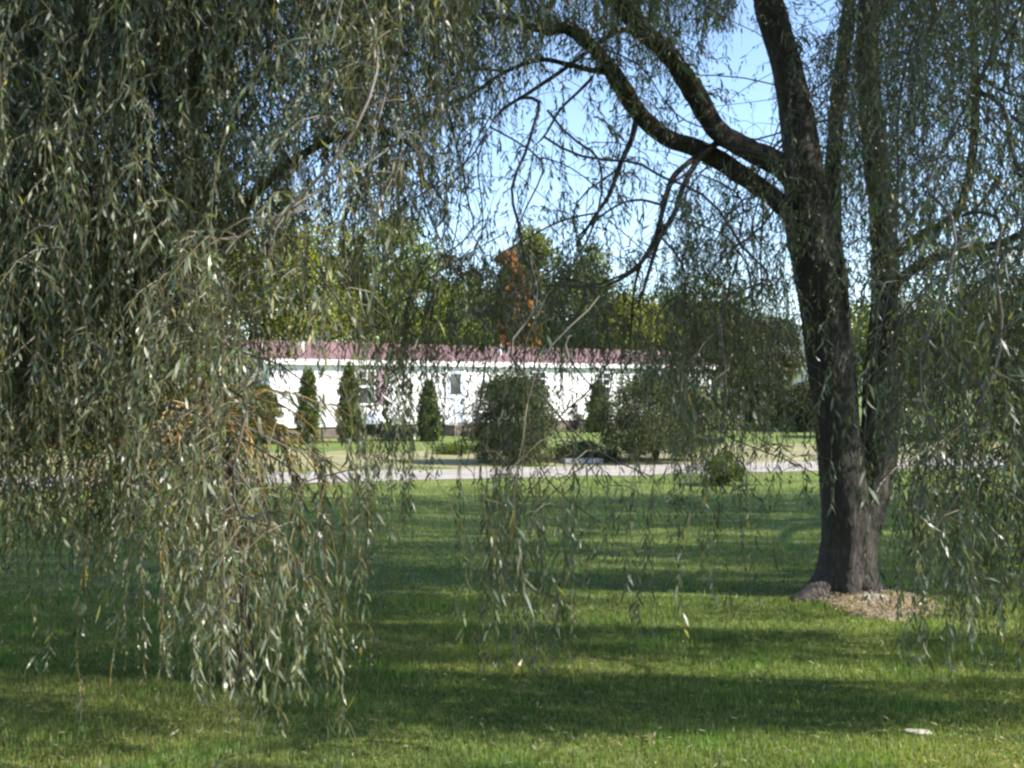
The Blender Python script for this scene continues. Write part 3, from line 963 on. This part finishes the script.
# ------------------------------------------------------------------ grill under a peaked cover, by the wall
gp = P(371, 384, 30.4)
gr = empty('grill', (gp[0], gp[1], 0), TH)
tag(gr, 'dark barbecue grill with a pale grey peaked lid against the white wall', 'grill')
mb = MB(); mb.tube([(0, 0, .16), (0, 0, .2), (0, 0, .42), (0, 0, .5)], [.12, .27, .34, .35], 16); mb.tube([(0, 0, .2), (0, 0, .16), (0, 0, .158)], [.2, .13, .02], 16); mb.build('bowl', M_DARK, gr, True)
mb = MB(); mb.tube([(0, 0, .505), (0, 0, .56), (0, 0, .72), (0, 0, .9)], [.37, .34, .18, .03], 16, cap=True); mb.build('lid', plain('pale_enamel', (.42, .45, .52), .4, .08), gr, True)
for k in range(3):
    a = k*2.094+.4
    mb = MB(); mb.tube([(.22*math.cos(a), .22*math.sin(a), .22), (.36*math.cos(a), .36*math.sin(a), 0)], .02, 6); mb.build('leg', M_DARK, gr)

# pale slab beside the far road edge
mb = MB(); mb.box((-.42, -.16, 0), (.42, .16, .09)); mb.box((-.4, -.14, .09), (.4, .14, .1))
o = mb.build('slab', plain('pale_concrete', (.42, .42, .42), .8, .15, 6, .3, 30)); q = P(582, 384, 21.6); o.location = (q[0], q[1], 0); o.rotation_euler = (0, 0, .24)
tag(o, 'flat pale concrete slab lying at the far road edge between two round bushes', 'slab')


# ================================================================== shrubs and trees
def clumps(mb, centre, rad, nclump, per, lsize, lwid, col, colvar=.3, shape='round', seed=0, cluster=.3, up=.2, fill=.45, skirt=False):
    r2 = np.random.default_rng(seed)
    centre = np.array(centre); rad = np.array(rad)
    k = r2.normal(0, 1, (nclump, 3)); k = unit(k)*(r2.uniform(fill, 1, (nclump, 1)))
    if shape == 'cone':
        z = 1-2*r2.uniform(0, 1, nclump)**.8
        a = r2.uniform(0, 6.28, nclump); w = np.minimum(1, (1-z)*.95)**.7*np.where(z < -.8, .9, 1)*r2.uniform(.45, 1, nclump)*(1+.16*np.sin(z*7+seed)+.12*np.sin(2*a+seed))
        k = np.c_[np.cos(a)*w, np.sin(a)*w, z]
    if skirt:
        z = r2.uniform(-.97, 1, nclump); a = r2.uniform(0, 6.28, nclump)
        w = np.where(z < 0, 1-.12*z*z, np.sqrt(np.maximum(1-z*z, .02)))*np.sqrt(r2.uniform(.1, 1, nclump))
        w = w*(1+.12*np.sin(3*a+seed)+.08*np.sin(5*a+2*z))
        k = np.c_[np.cos(a)*w, np.sin(a)*w, z]
    cs = centre+k*rad*(1+r2.normal(0, .07, (nclump, 1)))
    cl = 1+r2.normal(0, .14, nclump)
    B = []; D = []; NN = []; CC = []
    for i in range(nclump):
        n = per
        s = cluster*np.array([1, 1, .75])*r2.uniform(.7, 1.25)
        o = r2.normal(0, 1, (n, 3)); o = unit(o)*r2.uniform(.2, 1, (n, 1))**.5
        B.append(cs[i]+o*s); D.append(unit(o+r2.normal(0, .5, (n, 3))+[0, 0, up])); NN.append(o*.6+r2.normal(0, .5, (n, 3))+[0, 0, .5])
        CC.append(np.clip(np.array(col)*cl[i]*(1+r2.normal(0, .2, (n, 1)))*(1+r2.normal(0, .1, (n, 3))*[1, .5, .8]), .004, .7))
    B = np.concatenate(B); n = len(B)
    add_leaves(mb, B, np.concatenate(D), np.concatenate(NN), lsize*r2.uniform(.6, 1.3, n), lwid*r2.uniform(.7, 1.2, n), np.concatenate(CC), r2.normal(.05, .2, n))


def tree(name, px, wpx, top, d, col, label, group='trees behind the house', seed=0, shape='round', dens=1.0, low=.18):
    x = (px-512)/F*d; H = CAMZ+(384-top)/F*d; W = wpx/F*d/2
    t = empty(name, (x, d, 0)); tag(t, label, 'tree', group)
    r2 = np.random.default_rng(seed+100)
    mb = MB(); pts = np.array([(0, 0, -.05), (r2.normal(0, .1), 0, H*.25), (r2.normal(0, .2), r2.normal(0, .2), H*.55), (r2.normal(0, .2), 0, H*.9)])
    pts = smooth_path(pts, 14); mb.tube(pts, np.linspace(.032*H, .006*H, 14), 8, rough=.06, seed=seed)
    for k in range(7):
        i = r2.integers(4, 11); a = r2.uniform(0, 6.28); L = W*r2.uniform(.5, .85)
        e = pts[i]+np.array([math.cos(a)*L, math.sin(a)*L, L*r2.uniform(.3, .9)])
        mb.tube(smooth_path([pts[i], (pts[i]+e)/2+np.array([0, 0, .1*L]), e], 7), np.linspace(.012*H, .003*H, 7), 5)
    mb.build('trunk', M_BARK3, t, True)
    zc = H*(1+low)/2; rz = H*(1-low)/2
    mb = MB(); nc = int((100 if shape == 'cone' else 52)*dens*max(.7, W/2.2))
    clumps(mb, (0, 0, zc), (W*.88, W*.88, rz*.93), nc, 170, .2, .11, col, shape=shape, seed=seed, cluster=max(.3, W*.26))
    mb.build('crown', M_LEAF, t)
    return t


G1 = (.175, .205, .04); G2 = (.27, .27, .04); G3 = (.11, .13, .035); G4 = (.19, .225, .04)
TREES = [
 ('broadleaf_tree', 20, 260, 170, 43, G3, 'dark green tree beyond the road behind the left end of the willow curtain'),
 ('broadleaf_tree', 165, 230, 172, 47, G1, 'mid green tree glimpsed through the willow curtain left of the white house'),
 ('broadleaf_tree', 298, 190, 212, 46, G2, 'yellow green tree rising behind the left end of the maroon roof'),
 ('broadleaf_tree', 388, 145, 198, 48, G1, 'domed green tree behind the roof, tallest left of the orange tree'),
 ('broadleaf_tree', 462, 80, 248, 53, (.12, .075, .06), 'purplish brown tree top beside the orange tree'),
 ('broadleaf_tree', 446, 120, 282, 49, G4, 'bright green low tree behind the middle of the maroon roof'),
 ('autumn_tree', 509, 52, 246, 50, (.30, .145, .09), 'slender orange red autumn tree behind the roof'),
 ('broadleaf_tree', 530, 84, 226, 56, (.16, .17, .05), 'pale yellow green pointed tree top right of the orange tree'),
 ('autumn_tree', 527, 24, 316, 47, (.36, .20, .06), 'small golden orange bush top just above the roof ridge'),
 ('broadleaf_tree', 585, 120, 240, 52, G3, 'dark green tree behind the roof, right of the orange tree'),
 ('broadleaf_tree', 632, 110, 292, 50, G2, 'low yellow green tree behind the right half of the roof'),
 ('broadleaf_tree', 694, 120, 280, 56, (.10, .12, .025), 'olive green tree behind the right end of the white house'),
 ('broadleaf_tree', 752, 100, 312, 48, (.065, .06, .03), 'brownish dark tree just left of the thick willow trunk'),
 ('broadleaf_tree', 900, 170, 300, 38.5, G3, 'dark low tree across the road right of the thick trunk'),
 ('broadleaf_tree', 1012, 170, 285, 31, G3, 'green tree across the road behind the right-hand curtain'),
]
for i, (nm, px, w, top, d, c, lab) in enumerate(TREES):
    tree(nm, px, w, top, d, c, lab, seed=i*7+3, shape='cone' if 'pointed' in lab or 'slender' in lab else 'round')


def shrub(name, px, wpx, top, d, col, label, cat='bush', group=None, shape='round', lsize=.055, lwid=.028, nc=70, per=130, cl=.2, mat=None, seed=0, low=.05, fill=.4):
    x = (px-512)/F*d; H = CAMZ+(384-top)/F*d; W = wpx/F*d/2
    t = empty(name, (x, d, 0)); tag(t, label, cat, group)
    r2 = np.random.default_rng(seed+7)
    mb = MB()
    for k in range(1 if shape == 'cone' else 7):
        a = r2.uniform(0, 6.28); L = 0 if shape == 'cone' else W*.6
        mb.tube(smooth_path([(0, 0, -.02), (math.cos(a)*L*.3, math.sin(a)*L*.3, H*.35), (math.cos(a)*L, math.sin(a)*L, H*.8)], 8), np.linspace(.03, .008, 8), 6)
    mb.build('stem', M_BARK3, t)
    mb = MB(); clumps(mb, (0, 0, H*(1+low)/2), (W*.92, W*.92, H*(1-low)/2*.97), nc, per, lsize, lwid, col, shape=shape, seed=seed, cluster=cl, up=.6 if shape == 'cone' else .2, fill=fill, skirt=shape != 'cone')
    mb.build('foliage', mat or M_LEAF, t)
    return t


CY = (.075, .10, .018)
gcy = 'columnar evergreens along the white wall'
for i, (px, w, top, d, lab) in enumerate([
    (308, 21, 371, 28.8, 'narrow pointed evergreen standing alone before the blank left end of the white wall'),
    (349, 25, 366, 29.4, 'columnar evergreen touching the left side of the window with mauve shutter'),
    (429, 24, 383, 30.0, 'columnar evergreen left of the pale front door'),
    (262, 38, 385, 28.6, 'broad evergreen at the left corner of the white house'),
    (597, 22, 384, 35.5, 'columnar evergreen in the gap between the two large round bushes')]):
    shrub('evergreen', px, w, top, d, CY, lab, 'evergreen', gcy, 'cone', .085, .03, 260, 70, .1, M_CLEAF, 60+i, .0)
shrub('evergreen', 575, 15, 404, 36.2, (.03, .035, .03), 'small dark conical evergreen against the white wall', 'evergreen', None, 'cone', .05, .02, 60, 60, .08, M_CLEAF, 70, 0)
BU = (.07, .082, .04)
shrub('round_bush', 515, 90, 379, 21.6, BU, 'large dark round bush at the far road edge before the front door side', 'bush', 'large round bushes at the far road edge', nc=210, per=170, cl=.25, seed=81, fill=.15)
shrub('round_bush', 656, 122, 380, 22.2, (.078, .09, .046), 'large grey green round bush at the far road edge nearer the thick trunk', 'bush', 'large round bushes at the far road edge', nc=230, per=170, cl=.25, seed=82, fill=.15)
shrub('shaded_bush', 762, 62, 366, 37.5, (.022, .028, .016), 'blackish bush in deep shade beyond the road just left of the thick trunk', 'bush', nc=150, per=130, cl=.3, seed=86, fill=.15, lsize=.08, lwid=.04)  # leaf colours of both shaded bushes darkened to carry the deep shade
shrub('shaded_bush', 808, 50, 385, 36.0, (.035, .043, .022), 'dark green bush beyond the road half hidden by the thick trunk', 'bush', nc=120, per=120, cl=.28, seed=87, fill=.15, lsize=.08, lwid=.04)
shrub('low_bush', 724, 42, 455, 16.9, (.085, .11, .03), 'small low bush at the near edge of the road left of the thick trunk', 'bush', nc=40, per=120, cl=.12, seed=83, lsize=.05, lwid=.022)
shrub('low_hedge', 585, 78, 447, 22.4, (.06, .075, .03), 'low dark hedge joining the two round bushes', 'hedge', nc=60, per=120, cl=.17, seed=84)
for i, (px, w, top, d, c, lab) in enumerate([
    (398, 42, 428, 30.8, (.04, .05, .025), 'low dark shrub at the house foot right of the grill'),
    (455, 40, 447, 24.5, (.10, .13, .03), 'low light green plant on the verge before the porch'),
    (482, 24, 430, 30.5, (.04, .05, .02), 'dark shrub with orange flowers beside the porch')]):
    o = shrub('garden_shrub', px, w, top, d, c, lab, 'shrub', None, nc=40, per=90, cl=.17, seed=90+i)
mb = MB(); n = 60
q = rng.normal(0, .11, (n, 3))+[0, -.3, .45]
for p_ in q: mb.tube([(0, -.25, .05), (p_+[0, -.25, .05])*.5, p_], .006, 3, 0, (.07, .1, .03))
add_leaves(mb, q, rng.normal(0, 1, (n, 3)), rng.normal(0, 1, (n, 3)), .07, .05, vary((.6, .2, .02), n, .2, .1), 0.1)
mb.build('flowers', M_LEAF, o)

# ================================================================== light, sky, camera
sun = bpy.data.lights.new('sun', 'SUN'); sun.energy = 4.6; sun.angle = R(.53); sun.color = (1, .945, .85)
so = bpy.data.objects.new('sun', sun); COL.objects.link(so)
so.rotation_euler = Vector(SUN).to_track_quat('Z', 'Y').to_euler()
w = bpy.data.worlds.new('World'); C.world = w; w.use_nodes = True
nt = w.node_tree; bg = nt.nodes['Background']
sk = nt.nodes.new('ShaderNodeTexSky'); sk.sky_type = 'NISHITA'; sk.sun_disc = False
sk.sun_elevation = SUN_EL; sk.sun_rotation = SUN_AZ; sk.air_density = 1.0; sk.dust_density = .15; sk.ozone_density = .9; sk.altitude = 1200
nt.links.new(sk.outputs[0], bg.inputs[0]); bg.inputs[1].default_value = .12

cam = bpy.data.cameras.new('camera'); cam.sensor_width = 36; cam.lens = 36*F/1024; cam.clip_end = 4000; cam.clip_start = .05
co = bpy.data.objects.new('camera', cam); COL.objects.link(co); co.location = (0, 0, CAMZ); co.rotation_euler = (R(90), 0, 0)
C.camera = co
C.view_settings.view_transform = 'Standard'; C.view_settings.look = 'None'; C.view_settings.gamma = 1; C.view_settings.use_curve_mapping = False
C.view_settings.exposure = 1.5
C.cycles.max_bounces = 8; C.cycles.transparent_max_bounces = 8
C.cycles.use_denoising = True
C.cycles.filter_width = 2.5
C.render.film_transparent = False
